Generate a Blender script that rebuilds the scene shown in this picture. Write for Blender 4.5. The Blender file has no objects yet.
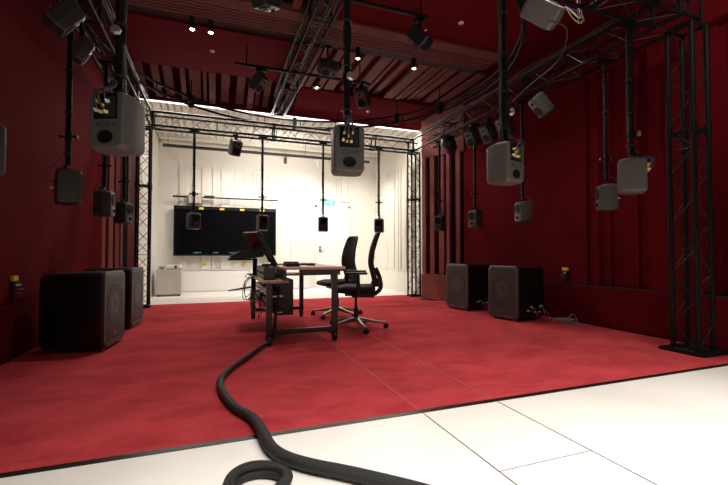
import bpy, bmesh, math, random
from mathutils import Vector, Matrix, Euler
S = bpy.context.scene
C = S.collection
random.seed(7)
PI = math.pi
# ------------------------------------------------------------------ camera, world, lights, exposure
F_PX = 405.0
YAW = math.atan(150 / 405)
PITCH = math.atan(10.5 / 405)
cam_d = bpy.data.cameras.new('camera'); cam = bpy.data.objects.new('camera', cam_d); C.objects.link(cam)
cam_d.sensor_fit = 'HORIZONTAL'; cam_d.sensor_width = 36; cam_d.lens = 36 * F_PX / 728
cam_d.clip_start = 0.05; cam_d.clip_end = 60
cam.location = (0, 0, 0.9); cam.rotation_euler = (PI / 2 + PITCH, 0, -YAW)
S.camera = cam
w = bpy.data.worlds.new('world'); S.world = w; w.use_nodes = True
w.node_tree.nodes['Background'].inputs[0].default_value = (1.0, 0.93, 0.86, 1)
w.node_tree.nodes['Background'].inputs[1].default_value = 0.006
S.view_settings.view_transform = 'Standard'; S.view_settings.look = 'None'
S.view_settings.gamma = 1; S.view_settings.use_curve_mapping = False
S.view_settings.exposure = 0.0

def area(name, loc, rot, sx, sy, power, col=(1, .95, .88), spread=180):
    l = bpy.data.lights.new(name, 'AREA'); l.shape = 'RECTANGLE'; l.size = sx; l.size_y = sy
    l.energy = power; l.color = col; l.spread = math.radians(spread)
    o = bpy.data.objects.new(name, l); C.objects.link(o); o.location = loc; o.rotation_euler = rot
    return o
def spot(name, loc, target, power, size=90, blend=.6, rad=.04, col=(1, .93, .85)):
    l = bpy.data.lights.new(name, 'SPOT'); l.energy = power; l.spot_size = math.radians(size); l.spot_blend = blend
    l.shadow_soft_size = rad; l.color = col
    o = bpy.data.objects.new(name, l); C.objects.link(o); o.location = loc
    o.rotation_euler = (Vector(target) - Vector(loc)).to_track_quat('-Z', 'Y').to_euler()
    return o
# front hall ceiling panels (above and behind the photographer)
area('hall_ceiling_light', (1.6, -0.4, 3.7), (0, 0, 0), 4.5, 1.6, 200, (1, .95, .87), 100)
spot('hall_wall_light', (2.9, 0.6, 3.5), (4.5, 2.05, 2.9), 130, 62, 1, .1)
# bright back room
area('back_room_strip_light', (1.45, 7.66, 3.47), (math.radians(-6), 0, 0), 5.0, .05, 75)
area('opening_strip_light', (1.45, 7.58, 3.47), (math.radians(-38), 0, 0), 5.0, .03, 40)
for bx_ in (0.2, 2.0, 3.4):
    spot('back_room_track_light', (bx_, 8.9, 3.0), (bx_ + .1, 10.15, 1.0), {0.2: 55, 2.0: 90, 3.4: 50}[bx_], 120, .8, .05)
spot('back_room_floor_light', (1.2, 8.6, 3.4), (1.2, 8.7, 0), 125, 130, .8, .08)
spot('back_room_floor_light', (3.0, 8.6, 3.4), (3.0, 8.7, 0), 125, 130, .8, .08)
spot('back_room_upper_fill', (1.4, 8.5, 2.6), (1.4, 10.15, 2.9), 95, 160, .9, .1)  # added fill to brighten the upper back wall, no fitting of its own
# red room downlights: two pairs in view, their rows continue overhead
DOWN = [(-.27, 5.19), (-.06, 5.18), (1.85, 5.23), (2.62, 5.20)]
for (x, y) in DOWN:
    spot('downlight_beam', (x, y, 3.55), (x, y - .1, 0), 58, 78, .9, .03)
for (x, y) in [(0.1, 3.0), (1.0, 2.4), (1.9, 3.2), (2.8, 2.6), (3.5, 3.6)]:
    spot('downlight_beam', (x, y, 3.66), (x, y, 0), 36 if x < .5 else 60, 85, .9, .03)

# ------------------------------------------------------------------ materials
def mat(name, col, rough=.5, metal=0, spec=.5, emit=None, es=0, noise=None, bump=None, coat=0):
    m = bpy.data.materials.new(name); m.use_nodes = True; nt = m.node_tree
    b = nt.nodes['Principled BSDF']
    b.inputs['Base Color'].default_value = (*col, 1); b.inputs['Roughness'].default_value = rough
    b.inputs['Metallic'].default_value = metal; b.inputs['Specular IOR Level'].default_value = spec
    b.inputs['Coat Weight'].default_value = coat
    if emit: b.inputs['Emission Color'].default_value = (*emit, 1); b.inputs['Emission Strength'].default_value = es
    tc = nt.nodes.new('ShaderNodeTexCoord')
    if noise:   # (scale, amount, stretch)
        n = nt.nodes.new('ShaderNodeTexNoise'); n.inputs['Scale'].default_value = noise[0]; n.inputs['Detail'].default_value = 5
        mp = nt.nodes.new('ShaderNodeMapping'); mp.inputs['Scale'].default_value = noise[2] if len(noise) > 2 else (1, 1, 1)
        nt.links.new(tc.outputs['Object'], mp.inputs[0]); nt.links.new(mp.outputs[0], n.inputs['Vector'])
        r = nt.nodes.new('ShaderNodeValToRGB'); a = noise[1]
        r.color_ramp.elements[0].position = .3; r.color_ramp.elements[1].position = .7
        r.color_ramp.elements[0].color = (*[c * (1 - a) for c in col], 1)
        r.color_ramp.elements[1].color = (*[min(1, c * (1 + a)) for c in col], 1)
        nt.links.new(n.outputs['Fac'], r.inputs[0]); nt.links.new(r.outputs[0], b.inputs['Base Color'])
    if bump:
        n = nt.nodes.new('ShaderNodeTexNoise'); n.inputs['Scale'].default_value = bump[0]; n.inputs['Detail'].default_value = 3
        bp = nt.nodes.new('ShaderNodeBump'); bp.inputs['Strength'].default_value = bump[1]; bp.inputs['Distance'].default_value = .01
        nt.links.new(tc.outputs['Object'], n.inputs['Vector']); nt.links.new(n.outputs['Fac'], bp.inputs['Height'])
        nt.links.new(bp.outputs[0], b.inputs['Normal'])
    return m
M = {}
M['carpet'] = mat('red_carpet', (.42, .018, .028), .95, spec=.03)
def carpet_nodes(m):
    nt = m.node_tree; b = nt.nodes['Principled BSDF']; tc = nt.nodes.new('ShaderNodeTexCoord')
    big = nt.nodes.new('ShaderNodeTexNoise'); big.inputs['Scale'].default_value = 2.6; big.inputs['Detail'].default_value = 8; big.inputs['Roughness'].default_value = .68
    big.inputs['Distortion'].default_value = .35
    mp = nt.nodes.new('ShaderNodeMapping'); mp.inputs['Scale'].default_value = (1, 1.5, 1); mp.inputs['Rotation'].default_value = (0, 0, .35)
    nt.links.new(tc.outputs['Object'], mp.inputs[0]); nt.links.new(mp.outputs[0], big.inputs['Vector'])
    r = nt.nodes.new('ShaderNodeValToRGB')
    r.color_ramp.elements[0].position = .36; r.color_ramp.elements[0].color = (.38, .028, .036, 1)
    r.color_ramp.elements[1].position = .60; r.color_ramp.elements[1].color = (.53, .050, .060, 1)
    nt.links.new(big.outputs['Fac'], r.inputs[0])
    fn = nt.nodes.new('ShaderNodeTexNoise'); fn.inputs['Scale'].default_value = 160; fn.inputs['Detail'].default_value = 2
    nt.links.new(tc.outputs['Object'], fn.inputs['Vector'])
    mx = nt.nodes.new('ShaderNodeMixRGB'); mx.blend_type = 'OVERLAY'; mx.inputs[0].default_value = .25
    nt.links.new(r.outputs[0], mx.inputs[1]); nt.links.new(fn.outputs['Fac'], mx.inputs[2])
    nt.links.new(mx.outputs[0], b.inputs['Base Color'])
    bp = nt.nodes.new('ShaderNodeBump'); bp.inputs['Strength'].default_value = .35; bp.inputs['Distance'].default_value = .006
    nt.links.new(fn.outputs['Fac'], bp.inputs['Height']); nt.links.new(bp.outputs[0], b.inputs['Normal'])
    b.inputs['Sheen Weight'].default_value = .25; b.inputs['Sheen Roughness'].default_value = .5; b.inputs['Sheen Tint'].default_value = (1, .35, .35, 1)
carpet_nodes(M['carpet'])
M['white_floor'] = mat('white_floor', (.86, .82, .77), .35, noise=(1.2, .02))
M['white_wall'] = mat('white_wall', (.80, .785, .715), .7, noise=(2, .02))
M['white_panel'] = mat('white_panel', (.78, .76, .69), .6, noise=(3, .03))
M['cab_white'] = mat('cabinet_white', (.86, .83, .80), .45, noise=(4, .015))
M['grey_box'] = mat('grey_laminate', (.50, .46, .42), .5, noise=(6, .04))
M['red_wall'] = mat('red_wall', (.105, .0028, .0065), .9, spec=.06, noise=(3, .06), bump=(60, .08))
M['red_soffit'] = mat('red_soffit', (.105, .0030, .0075), .9, spec=.05, noise=(2, .05))
M['slat_lit'] = mat('slat_light_painted_in', (.30, .105, .095), .8, spec=.15, noise=(5, .12, (1, .15, 1)))  # slat colour brightened: light falling on the splayed panels is painted in
M['slat'] = mat('stained_slat', (.14, .044, .040), .8, spec=.15, noise=(5, .12, (1, .15, 1)))
M['dark_gap'] = mat('dark_gap', (.030, .004, .006), .9, noise=(4, .1))
M['metal'] = mat('black_truss_metal', (.007, .0068, .0065), .5, .0, spec=.12, noise=(20, .15))
M['lace'] = mat('truss_lacing_metal', (.016, .015, .0145), .4, .1, spec=.3, noise=(30, .15))
M['black'] = mat('black_plastic', (.012, .012, .013), .45, noise=(25, .15))
M['satin'] = mat('black_satin_panel', (.008, .008, .009), .3, noise=(12, .15))
M['cable'] = mat('black_cable', (.03, .028, .027), .5, noise=(60, .2))
M['sleeve'] = mat('braided_sleeve', (.010, .010, .010), .6, noise=(120, .35), bump=(300, .5))
M['gcable'] = mat('grey_cable', (.25, .24, .23), .45, noise=(40, .1))
M['spkb'] = mat('grey_speaker', (.090, .085, .078), .48, noise=(30, .05), bump=(400, .08))
M['spk'] = mat('dark_grey_speaker', (.062, .058, .052), .48, noise=(30, .05), bump=(400, .08))
M['spkd'] = mat('charcoal_speaker', (.030, .029, .028), .5, noise=(30, .08), bump=(400, .08))
M['spkp'] = mat('pale_grey_speaker', (.12, .116, .108), .45, noise=(30, .04))
M['cone'] = mat('driver_cone', (.0035, .0035, .004), .6, spec=.2, noise=(50, .2))
M['ring'] = mat('driver_ring', (.07, .068, .065), .4, noise=(50, .1))
M['yellow'] = mat('yellow_plastic', (.75, .55, .04), .5, noise=(30, .08))
M['white'] = mat('white_plastic', (.75, .72, .66), .5, noise=(30, .05))
M['blue'] = mat('blue_plastic', (.08, .05, .35), .5, noise=(30, .05))
M['redp'] = mat('red_plastic', (.6, .03, .03), .5, noise=(30, .05))
M['chrome'] = mat('bright_metal', (.55, .53, .50), .3, .8, noise=(30, .05))
M['alu'] = mat('brushed_aluminium', (.42, .40, .37), .35, .7, noise=(30, .08))
M['gold'] = mat('brass_foot', (.55, .33, .12), .35, .7, noise=(30, .08))
M['wood'] = mat('desk_wood', (.70, .47, .35), .45, noise=(3, .2, (1, 10, 1)))
M['deskm'] = mat('desk_grey_metal', (.042, .040, .038), .4, .2, noise=(20, .06))
M['subside'] = mat('subwoofer_black', (.006, .006, .007), .32, noise=(10, .1))
M['drv'] = mat('subwoofer_driver', (.022, .019, .018), .6, noise=(14, .1))
M['subfront'] = mat('subwoofer_front', (.066, .056, .053), .5, noise=(14, .06))
M['fabric'] = mat('black_chair_fabric', (.014, .014, .016), .85, noise=(80, .3), bump=(200, .3))
M['screen'] = mat('dark_screen', (.004, .004, .005), .12, spec=.3, noise=(2, .1))
M['tealui'] = mat('teal_screen_text', (.02, .05, .06), .4, emit=(.15, .5, .6), es=.35)
M['lamp'] = mat('lamp_lens', (1, .95, .85), .3, emit=(1, .92, .82), es=14)
M['ledstrip'] = mat('led_strip', (1, .95, .88), .3, emit=(1, .95, .88), es=2.2)
M['exit'] = mat('exit_green', (.02, .5, .42), .4, emit=(.08, .85, .70), es=.8)
M['exitw'] = mat('exit_white', (.9, .95, .95), .4, emit=(.8, 1, .98), es=.9)
M['stripm'] = mat('floor_edge_trim', (.03, .028, .027), .3, .6, noise=(20, .1))
M['cseam'] = mat('carpet_seam', (.50, .30, .26), .5, noise=(20, .1))
M['seam'] = mat('floor_seam', (.07, .055, .045), .5, .3, noise=(20, .1))
M['lens'] = mat('fresnel_lens', (.06, .06, .065), .12, noise=(30, .1))
M['bluebox'] = mat('blue_black_casing', (.018, .026, .036), .45, noise=(20, .08))
def grille_mat():
    m = mat('subwoofer_grille', (.05, .043, .041), .6); nt = m.node_tree; b = nt.nodes['Principled BSDF']
    tc = nt.nodes.new('ShaderNodeTexCoord'); wv = nt.nodes.new('ShaderNodeTexWave'); wv.bands_direction = 'Y'
    wv.inputs['Scale'].default_value = 22; nt.links.new(tc.outputs['Object'], wv.inputs['Vector'])
    r = nt.nodes.new('ShaderNodeValToRGB'); r.color_ramp.elements[0].color = (.030, .025, .025, 1); r.color_ramp.elements[1].color = (.075, .062, .058, 1)
    nt.links.new(wv.outputs['Fac'], r.inputs[0]); nt.links.new(r.outputs[0], b.inputs['Base Color'])
    return m
M['grille'] = grille_mat()
def mesh_black():
    m = mat('equipment_vent', (.02, .02, .02), .5); return m

# ------------------------------------------------------------------ geometry helpers
def V(*a): return Vector(a)
def box(bm, x0, x1, y0, y1, z0, z1, mtx=None, bev=0, seg=2):
    vs = [bm.verts.new((x, y, z)) for x in (x0, x1) for y in (y0, y1) for z in (z0, z1)]
    fs = []
    for f in ((0, 1, 3, 2), (4, 6, 7, 5), (0, 4, 5, 1), (2, 3, 7, 6), (0, 2, 6, 4), (1, 5, 7, 3)):
        fs.append(bm.faces.new([vs[i] for i in f]))
    if bev:
        es = list({e for f in fs for e in f.edges})
        r = bmesh.ops.bevel(bm, geom=es, offset=bev, segments=seg, profile=.6, affect='EDGES')
        vs = list({v for v in vs if v.is_valid} | set(r['verts']))
    if mtx is not None:
        for v in vs: v.co = mtx @ v.co
    return vs
def frame_of(d):
    d = d.normalized(); a = V(0, 0, 1) if abs(d.z) < .9 else V(1, 0, 0)
    u = d.cross(a).normalized(); return u, d.cross(u).normalized()
def rod(bm, a, b, r, n=8, r2=None):
    a = Vector(a); b = Vector(b); u, v = frame_of(b - a); r2 = r if r2 is None else r2
    A = [bm.verts.new(a + (u * math.cos(t) + v * math.sin(t)) * r) for t in [2 * PI * i / n for i in range(n)]]
    B = [bm.verts.new(b + (u * math.cos(t) + v * math.sin(t)) * r2) for t in [2 * PI * i / n for i in range(n)]]
    for i in range(n): bm.faces.new((A[i], A[(i + 1) % n], B[(i + 1) % n], B[i]))
    bm.faces.new(A[::-1]); bm.faces.new(B)
def smooth_path(pts, k=6):
    pts = [Vector(p) for p in pts]; out = []
    P = [pts[0]] + pts + [pts[-1]]
    for i in range(1, len(P) - 2):
        for j in range(k):
            t = j / k; p0, p1, p2, p3 = P[i - 1], P[i], P[i + 1], P[i + 2]
            out.append(.5 * ((2 * p1) + (-p0 + p2) * t + (2 * p0 - 5 * p1 + 4 * p2 - p3) * t * t + (-p0 + 3 * p1 - 3 * p2 + p3) * t ** 3))
    out.append(pts[-1]); return out
def tube(bm, pts, r, n=8, k=6, closed=False, smooth=True, flat=1.0):
    if smooth and not closed: pts = smooth_path(pts, k)
    else: pts = [Vector(p) for p in pts]
    rings = []; prev = None; N = len(pts)
    for i, p in enumerate(pts):
        d = (pts[(i + 1) % N] - pts[i - 1]) if closed else (pts[min(i + 1, N - 1)] - pts[max(i - 1, 0)])
        d.normalize()
        if prev is None: u, v = frame_of(d)
        else:
            u = (prev - d * prev.dot(d)).normalized(); v = d.cross(u)
        prev = u; rr = r(i / (N - 1)) if callable(r) else r
        ring = []
        for t in range(n):
            o = (u * math.cos(2 * PI * t / n) + v * math.sin(2 * PI * t / n)) * rr
            o.z *= flat; ring.append(bm.verts.new(p + o))
        rings.append(ring)
    for i in range(N if closed else N - 1):
        A = rings[i]; B = rings[(i + 1) % N]
        for t in range(n): bm.faces.new((A[t], A[(t + 1) % n], B[(t + 1) % n], B[t]))
    if not closed: bm.faces.new(rings[0][::-1]); bm.faces.new(rings[-1])
def lathe(bm, prof, n=24, mtx=None):
    """prof: (radius, height) pairs, turned about local Z"""
    rings = []
    for r, h in prof:
        if r < 1e-5: rings.append([bm.verts.new((0, 0, h))])
        else: rings.append([bm.verts.new((r * math.cos(2 * PI * i / n), r * math.sin(2 * PI * i / n), h)) for i in range(n)])
    for A, B in zip(rings, rings[1:]):
        for i in range(n):
            if len(A) == 1 and len(B) == 1: continue
            if len(A) == 1: bm.faces.new((A[0], B[(i + 1) % n], B[i]))
            elif len(B) == 1: bm.faces.new((A[i], A[(i + 1) % n], B[0]))
            else: bm.faces.new((A[i], A[(i + 1) % n], B[(i + 1) % n], B[i]))
    if len(rings[0]) > 1: bm.faces.new(rings[0][::-1])
    if len(rings[-1]) > 1: bm.faces.new(rings[-1])
    if mtx is not None:
        for R in rings:
            for v in R: v.co = mtx @ v.co
def rrect(w, h, rad, n=4):
    pts = []
    for cx, cy, a in ((w - rad, h - rad, 0), (-w + rad, h - rad, 90), (-w + rad, -h + rad, 180), (w - rad, -h + rad, 270)):
        for i in range(n + 1):
            t = math.radians(a + 90 * i / n); pts.append((cx + rad * math.cos(t), cy + rad * math.sin(t)))
    return pts
def loft_y(bm, secs, n=4):
    """secs: (y, half width, half height, corner radius, z offset) stacked along Y"""
    R = []
    for y, a, b, rad, zo in secs: R.append([bm.verts.new((x, y, z + zo)) for x, z in rrect(a, b, rad, n)])
    for A, B in zip(R, R[1:]):
        m = len(A)
        for i in range(m): bm.faces.new((A[i], A[(i + 1) % m], B[(i + 1) % m], B[i]))
    bm.faces.new(R[0][::-1]); bm.faces.new(R[-1])
def prism(bm, pts, z0, z1):
    A = [bm.verts.new((x, y, z0)) for x, y in pts]; B = [bm.verts.new((x, y, z1)) for x, y in pts]
    m = len(pts)
    for i in range(m): bm.faces.new((A[i], A[(i + 1) % m], B[(i + 1) % m], B[i]))
    bm.faces.new(A[::-1]); bm.faces.new(B)
def obj(name, bm, m, parent=None, smooth=False, mtx=None):
    bmesh.ops.recalc_face_normals(bm, faces=bm.faces)
    me = bpy.data.meshes.new(name); bm.to_mesh(me); bm.free()
    me.materials.append(M[m] if isinstance(m, str) else m)
    if smooth:
        for p in me.polygons: p.use_smooth = True
        try: me.set_sharp_from_angle(angle=math.radians(38 if smooth is True else smooth))
        except Exception: pass
    o = bpy.data.objects.new(name, me); C.objects.link(o)
    if mtx is not None: o.matrix_local = mtx
    if parent: o.parent = parent
    return o
def tag(o, label, cat, group=None, kind=None):
    o['label'] = label; o['category'] = cat
    if group: o['group'] = group
    if kind: o['kind'] = kind
    return o
def thing(name, label, cat, loc=(0, 0, 0), rot=(0, 0, 0), group=None):
    o = bpy.data.objects.new(name, None); C.objects.link(o); o.location = loc; o.rotation_euler = rot
    o.empty_display_size = .1
    return tag(o, label, cat, group)
def struct(name, bm, m, label=None, smooth=False):
    o = obj(name, bm, m, None, smooth); o['kind'] = 'structure'
    if label: o['label'] = label
    return o
def B(): return bmesh.new()
def copy_tree(o, parent=None):
    c = o.copy(); C.objects.link(c)
    if parent: c.parent = parent
    for ch in list(o.children): copy_tree(ch, c)
    return c
def place(o, loc, rot, label):
    o.location = loc; o.rotation_euler = rot; o['label'] = label; return o

# ------------------------------------------------------------------ setting: floor
YC0, YC1 = 2.085, 7.90       # carpet front and far edges
bm = B(); box(bm, -6, 9, -4, YC0 - .04, -.1, 0); struct('floor', bm, 'white_floor', 'glossy white floor in front of the red carpet')
bm = B(); box(bm, -1.75, 5.0, YC0, YC1, -.1, 0); struct('floor', bm, 'carpet', 'brushed red carpet across the studio')
bm = B(); box(bm, -1.6, 4.6, YC1, 10.6, -.1, 0); struct('floor', bm, 'white_floor', 'white floor of the bright back room')
bm = B(); box(bm, -6, 9, YC0 - .04, YC0, -.1, .003); struct('trim_1', bm, 'stripm', 'black metal edge strip between carpet and white floor')
bm = B()
box(bm, 1.107, 1.113, -1, YC0 - .045, -.01, .0012); box(bm, 1.617, 1.623, -1, YC0 - .045, -.01, .0012)
box(bm, 1.113, 1.618, 1.392, 1.395, -.01, .0012)
struct('trim_2', bm, 'seam', 'thin dark joints in the white floor')
bm = B()
box(bm, 1.1095, 1.1115, YC0, 5.2, -.01, .002); box(bm, 1.6195, 1.6215, YC0, 7.2, -.01, .002)
struct('trim_3', bm, 'cseam', 'thin joints running through the carpet')

# ------------------------------------------------------------------ setting: red room walls
ZW = 3.9
bm = B(); box(bm, -1.75, -1.6, 1.2, 7.2, .49, ZW); box(bm, -1.75, -1.585, 1.2, 7.2, 0, .475)
struct('wall_left', bm, 'red_wall', 'dark red wall on the left')
bm = B(); box(bm, -1.74, -1.61, 1.2, 7.2, .474, .491); struct('trim_4', bm, 'dark_gap', 'dark shadow joint along the left wall')
# splayed slatted panel, left end
def splay(p, q, name, label, n, seed, z0, z1, depth=.09):
    rnd = random.Random(seed); p = Vector((*p, 0)); q = Vector((*q, 0)); L = (q - p).length; d = (q - p) / L
    nrm = Vector((-d.y, d.x, 0)); mid = Vector((1.4, 5, 0)) - p
    if nrm.dot(mid) < 0: nrm = -nrm
    mt = Matrix(((d.x, nrm.x, 0, p.x), (d.y, nrm.y, 0, p.y), (0, 0, 1, 0), (0, 0, 0, 1)))
    bm = B(); box(bm, 0, L, -.16, -.10, 0, ZW, mt); struct('wall_' + name, bm, 'dark_gap', label + ', dark backing')
    bm = B(); t = 0
    for i in range(n):
        wd = L / n; ww = wd * rnd.uniform(.35, .75)
        box(bm, t, t + ww, -.10, rnd.uniform(-.04, 0), z0, z1, mt); t += wd
    box(bm, 0, L, -.10, .0, 0, z0 - .015, mt); box(bm, 0, L, -.10, 0, z1, ZW, mt)
    struct('wall_' + name + '_slats', bm, 'slat_lit', label)
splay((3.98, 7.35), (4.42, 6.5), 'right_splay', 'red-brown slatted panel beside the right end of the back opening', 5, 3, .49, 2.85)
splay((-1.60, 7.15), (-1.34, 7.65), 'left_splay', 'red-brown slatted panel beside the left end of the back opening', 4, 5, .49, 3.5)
# right wall with recesses
XR = 4.45
bm = B(); box(bm, XR - .03, 4.7, 0.6, 6.55, .02, .475)
box(bm, XR, 4.7, 3.85, 6.55, .49, ZW); box(bm, XR, 4.7, 2.55, 3.05, .49, ZW); box(bm, XR, 4.7, 0.6, 1.0, .49, ZW)
box(bm, XR, 4.7, 3.05, 3.85, 3.13, ZW); box(bm, XR, 4.7, 1.0, 2.55, 3.13, ZW)
box(bm, XR + .16, 4.7, 1.0, 3.85, .49, 3.13)
struct('wall_right', bm, 'red_wall', 'dark red wall on the right with tall recesses')
bm = B(); box(bm, XR - .02, 4.65, 0.6, 6.55, .474, .491); box(bm, XR - .02, 4.6, .6, 6.55, 0, .021); struct('trim_5', bm, 'dark_gap', 'dark shadow joint along the right wall')
bm = B(); rnd = random.Random(4)
for (a, b) in ((1.02, 2.53), (3.07, 3.83)):
    y = b
    while y > a + .05:
        wd = rnd.choice((.06, .09, .13, .17)); box(bm, XR + rnd.choice((.03, .07, .10, .13)), XR + .17, max(a, y - wd), y, .491, 3.13); y -= wd + rnd.choice((0, 0, .03))
struct('trim_6', bm, 'red_wall', 'stepped vertical red boards inside the right wall recesses')

# ------------------------------------------------------------------ setting: ceiling of the red room
ZC = 3.75; XM = 1.35
bm = B(); box(bm, -1.75, 5, 0.4, 7.6, ZC + .14, ZC + .2); struct('ceiling', bm, 'red_soffit', 'dark void above the red ceiling panels')
def slats(x0, x1, y0, y1, z0, z1, seed, name):
    """boards running along Y between y0 and y1, height may fall from z0 to z1"""
    rnd = random.Random(seed); bm = B(); x = x0
    while x < x1 - .03:
        wd = rnd.choice((.05, .07, .10, .13, .17)); wd = min(wd, x1 - x); dz = rnd.choice((0, .02, .045, .07))
        vs = box(bm, x, x + wd, y0, y1, 0, .05)
        for v in vs: v.co.z += dz + (z0 if v.co.y < (y0 + y1) / 2 else z1)
        x += wd + rnd.choice((.04, .06, .09, .12))
    struct(name, bm, 'slat')
slats(-1.6, XM, 0.4, 4.66, ZC, ZC, 1, 'ceiling_slats_front_left')
slats(XM, 4.44, 5.42, 6.84, ZC, ZC, 2, 'ceiling_slats_middle_right')
slats(-1.6, XM, 6.78, 7.6, ZC, 3.53, 3, 'ceiling_slats_back_left')
bm = B(); box(bm, XM, 5, 0.4, 4.66, ZC, ZC + .05); struct('ceiling_panel_front_right', bm, 'red_soffit')
bm = B(); box(bm, -1.75, XM, 5.42, 6.76, ZC, ZC + .05); struct('ceiling_panel_middle_left', bm, 'red_soffit')
bm = B(); vs = box(bm, XM + .01, 5, 6.86, 7.62, 0, .05)
for v in vs: v.co.z += ZC if v.co.y < 7.2 else 3.53
struct('ceiling_panel_back_right', bm, 'red_soffit')
bm = B()
box(bm, -1.6, 3.9, 4.66, 4.85, ZC - .03, ZC + .06)
for i in range(5): box(bm, -1.6, 3.9, 4.875 + i * .062, 4.875 + i * .062 + .034, ZC - .03, ZC + .06)
struct('ceiling_ribbed_beam', bm, 'slat')
bm = B(); box(bm, -1.6, 3.9, 5.18, 5.42, ZC + .03, ZC + .08); struct('ceiling_track_trough', bm, 'dark_gap')
bm = B(); box(bm, -1.7, 4.6, 7.63, 7.66, 3.51, 3.9); struct('wall_header', bm, 'red_soffit')
bm = B(); box(bm, -1.35, 4.12, 7.665, 7.70, 3.497, 3.515); struct('trim_7', bm, 'ledstrip', 'bright linear light along the top of the back opening')

# ------------------------------------------------------------------ setting: white back room
bm = B(); box(bm, -1.35, -1.2, 7.68, 10.35, 0, 3.6); struct('wall_back_room_left', bm, 'white_wall')
bm = B(); box(bm, 4.1, 4.25, 7.45, 10.35, 0, 3.6); struct('wall_back_room_right', bm, 'white_wall')
bm = B(); box(bm, -1.35, 4.25, 10.2, 10.35, 0, 3.6); struct('wall_back', bm, 'white_wall')
bm = B(); box(bm, -1.35, 4.25, 7.73, 10.35, 3.56, 3.6); struct('ceiling_back_room', bm, 'white_wall')
bm = B(); rnd = random.Random(8); x = -1.15
while x < 4.0:
    wd = rnd.choice((.08, .12, .16)); box(bm, x, x + wd, 7.75, 9.75, 3.50 + rnd.choice((0, .02)), 3.565); x += wd + .03
struct('ceiling_back_room_slats', bm, 'white_panel')
bm = B()
box(bm, -1.15, 4.05, 9.80, 9.92, 3.44, 3.565); box(bm, -1.15, 4.05, 10.08, 10.2, 3.40, 3.565)
x = -1.1
while x < 3.9: box(bm, x, x + .34, 9.95, 10.06, 3.50, 3.565); x += .42
struct('trim_8', bm, 'white_panel', 'white coffered edge of the back room ceiling')
bm = B(); rnd = random.Random(11); x = -.75
while x < 3.45:
    wd = rnd.choice((.05, .08, .11, .16, .2)); dp = rnd.choice((.012, .02, .03, .045))
    z0 = .53 if x < 2.3 else 2.25
    box(bm, x, x + wd, 10.2 - dp, 10.21, z0, 2.85 + (0.04 if dp > .025 else 0)); x += wd + rnd.choice((.015, .03, .05, .09))
struct('trim_9', bm, 'white_panel', 'white vertical slats on the back wall')
bm = B(); rnd = random.Random(12); y = 7.9
while y < 9.7:
    wd = rnd.choice((.08, .12, .2)); box(bm, 4.1 - rnd.choice((.02, .035, .05)), 4.11, y, y + wd, .52, 2.9); y += wd + rnd.choice((.05, .12, .2))
struct('trim_10', bm, 'white_panel', 'white vertical slats on the right wall of the back room')
bm = B(); box(bm, 4.06, 4.11, 7.6, 10.2, 0, .47); struct('baseboard_back_room_right', bm, 'white_wall')
# door in the back wall
bm = B(); box(bm, 2.48, 3.32, 10.165, 10.2, .0, 2.08); d = struct('door_1', bm, 'cab_white', 'white flush door under the green exit sign')
bm = B(); box(bm, 2.43, 2.48, 10.15, 10.2, 0, 2.13); box(bm, 3.32, 3.37, 10.15, 10.2, 0, 2.13); box(bm, 2.43, 3.37, 10.15, 10.2, 2.08, 2.13)
obj('door_frame', bm, 'white_panel', d)
bm = B(); rod(bm, (2.56, 10.17, 1.0), (2.56, 10.12, 1.0), .012); rod(bm, (2.55, 10.12, 1.0), (2.68, 10.12, 1.0), .010); box(bm, 2.53, 2.59, 10.155, 10.166, .92, 1.08)
obj('door_handle', bm, 'alu', d)

# ------------------------------------------------------------------ trusses
def truss(name, label, p0, p1, s, up=(0, 0, 1), step=None, cr=.024, lr=.008, group=None, plates=True):
    p0 = Vector(p0); p1 = Vector(p1); L = (p1 - p0).length; d = (p1 - p0) / L
    a = Vector(up) if abs(Vector(up).dot(d)) < .9 else Vector((1, 0, 0)); b = d.cross(a).normalized(); a = b.cross(d).normalized()
    root = thing(name, label, 'truss', p0, group=group)
    h = s / 2 - cr
    cs = [a * h + b * h, a * h - b * h, -a * h - b * h, -a * h + b * h]
    for c in cs:
        bm = B(); rod(bm, c, c + d * L, cr, 10); obj('chord', bm, 'metal', root, True)
    bm = B(); step = step or s * .95; n = max(2, round(L / step)); st = L / n
    for i in range(n):
        for k in range(4):
            c0, c1 = cs[k], cs[(k + 1) % 4]
            if (i + k) % 2: c0, c1 = c1, c0
            rod(bm, c0 + d * (i * st), c1 + d * ((i + 1) * st), lr, 6)
        if i % 4 == 0:
            for k in range(4): rod(bm, cs[k] + d * (i * st), cs[(k + 1) % 4] + d * (i * st), lr, 6)
    obj('lacing', bm, 'lace', root)
    if plates:
        for e in (0, L):
            bm = B()
            for k in range(4): rod(bm, cs[k] + d * e, cs[(k + 1) % 4] + d * e, .017, 6)
            obj('end_frame', bm, 'metal', root)
        m = 2.0
        while m < L - .3:
            bm = B()
            for c in cs:
                rod(bm, c + d * (m - .05), c + d * (m + .05), cr * 1.35, 10)
            for k in range(4): rod(bm, cs[k] + d * m, cs[(k + 1) % 4] + d * m, .014, 6)
            obj('coupler', bm, 'metal', root); m += 2.0
    return root
ZT = 3.145
tw = truss('truss_tower', 'tall black truss tower at the right, nearest the camera', (4.13, 2.46, .02), (4.13, 2.46, 3.0), .25, cr=.021, lr=.005, step=.23)
bm = B(); prism(bm, [(x, y) for x, y in rrect(.20, .20, .05)], -.02, 0.0); obj('base_plate', bm, 'metal', tw)
tw = truss('truss_tower', 'slim black truss tower at the right end of the bright opening', (3.93, 7.6, .02), (3.93, 7.6, 3.0), .22, cr=.017, lr=.005)
bm = B(); prism(bm, rrect(.13, .13, .02), -.02, 0.0); obj('base_plate', bm, 'metal', tw)
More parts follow.
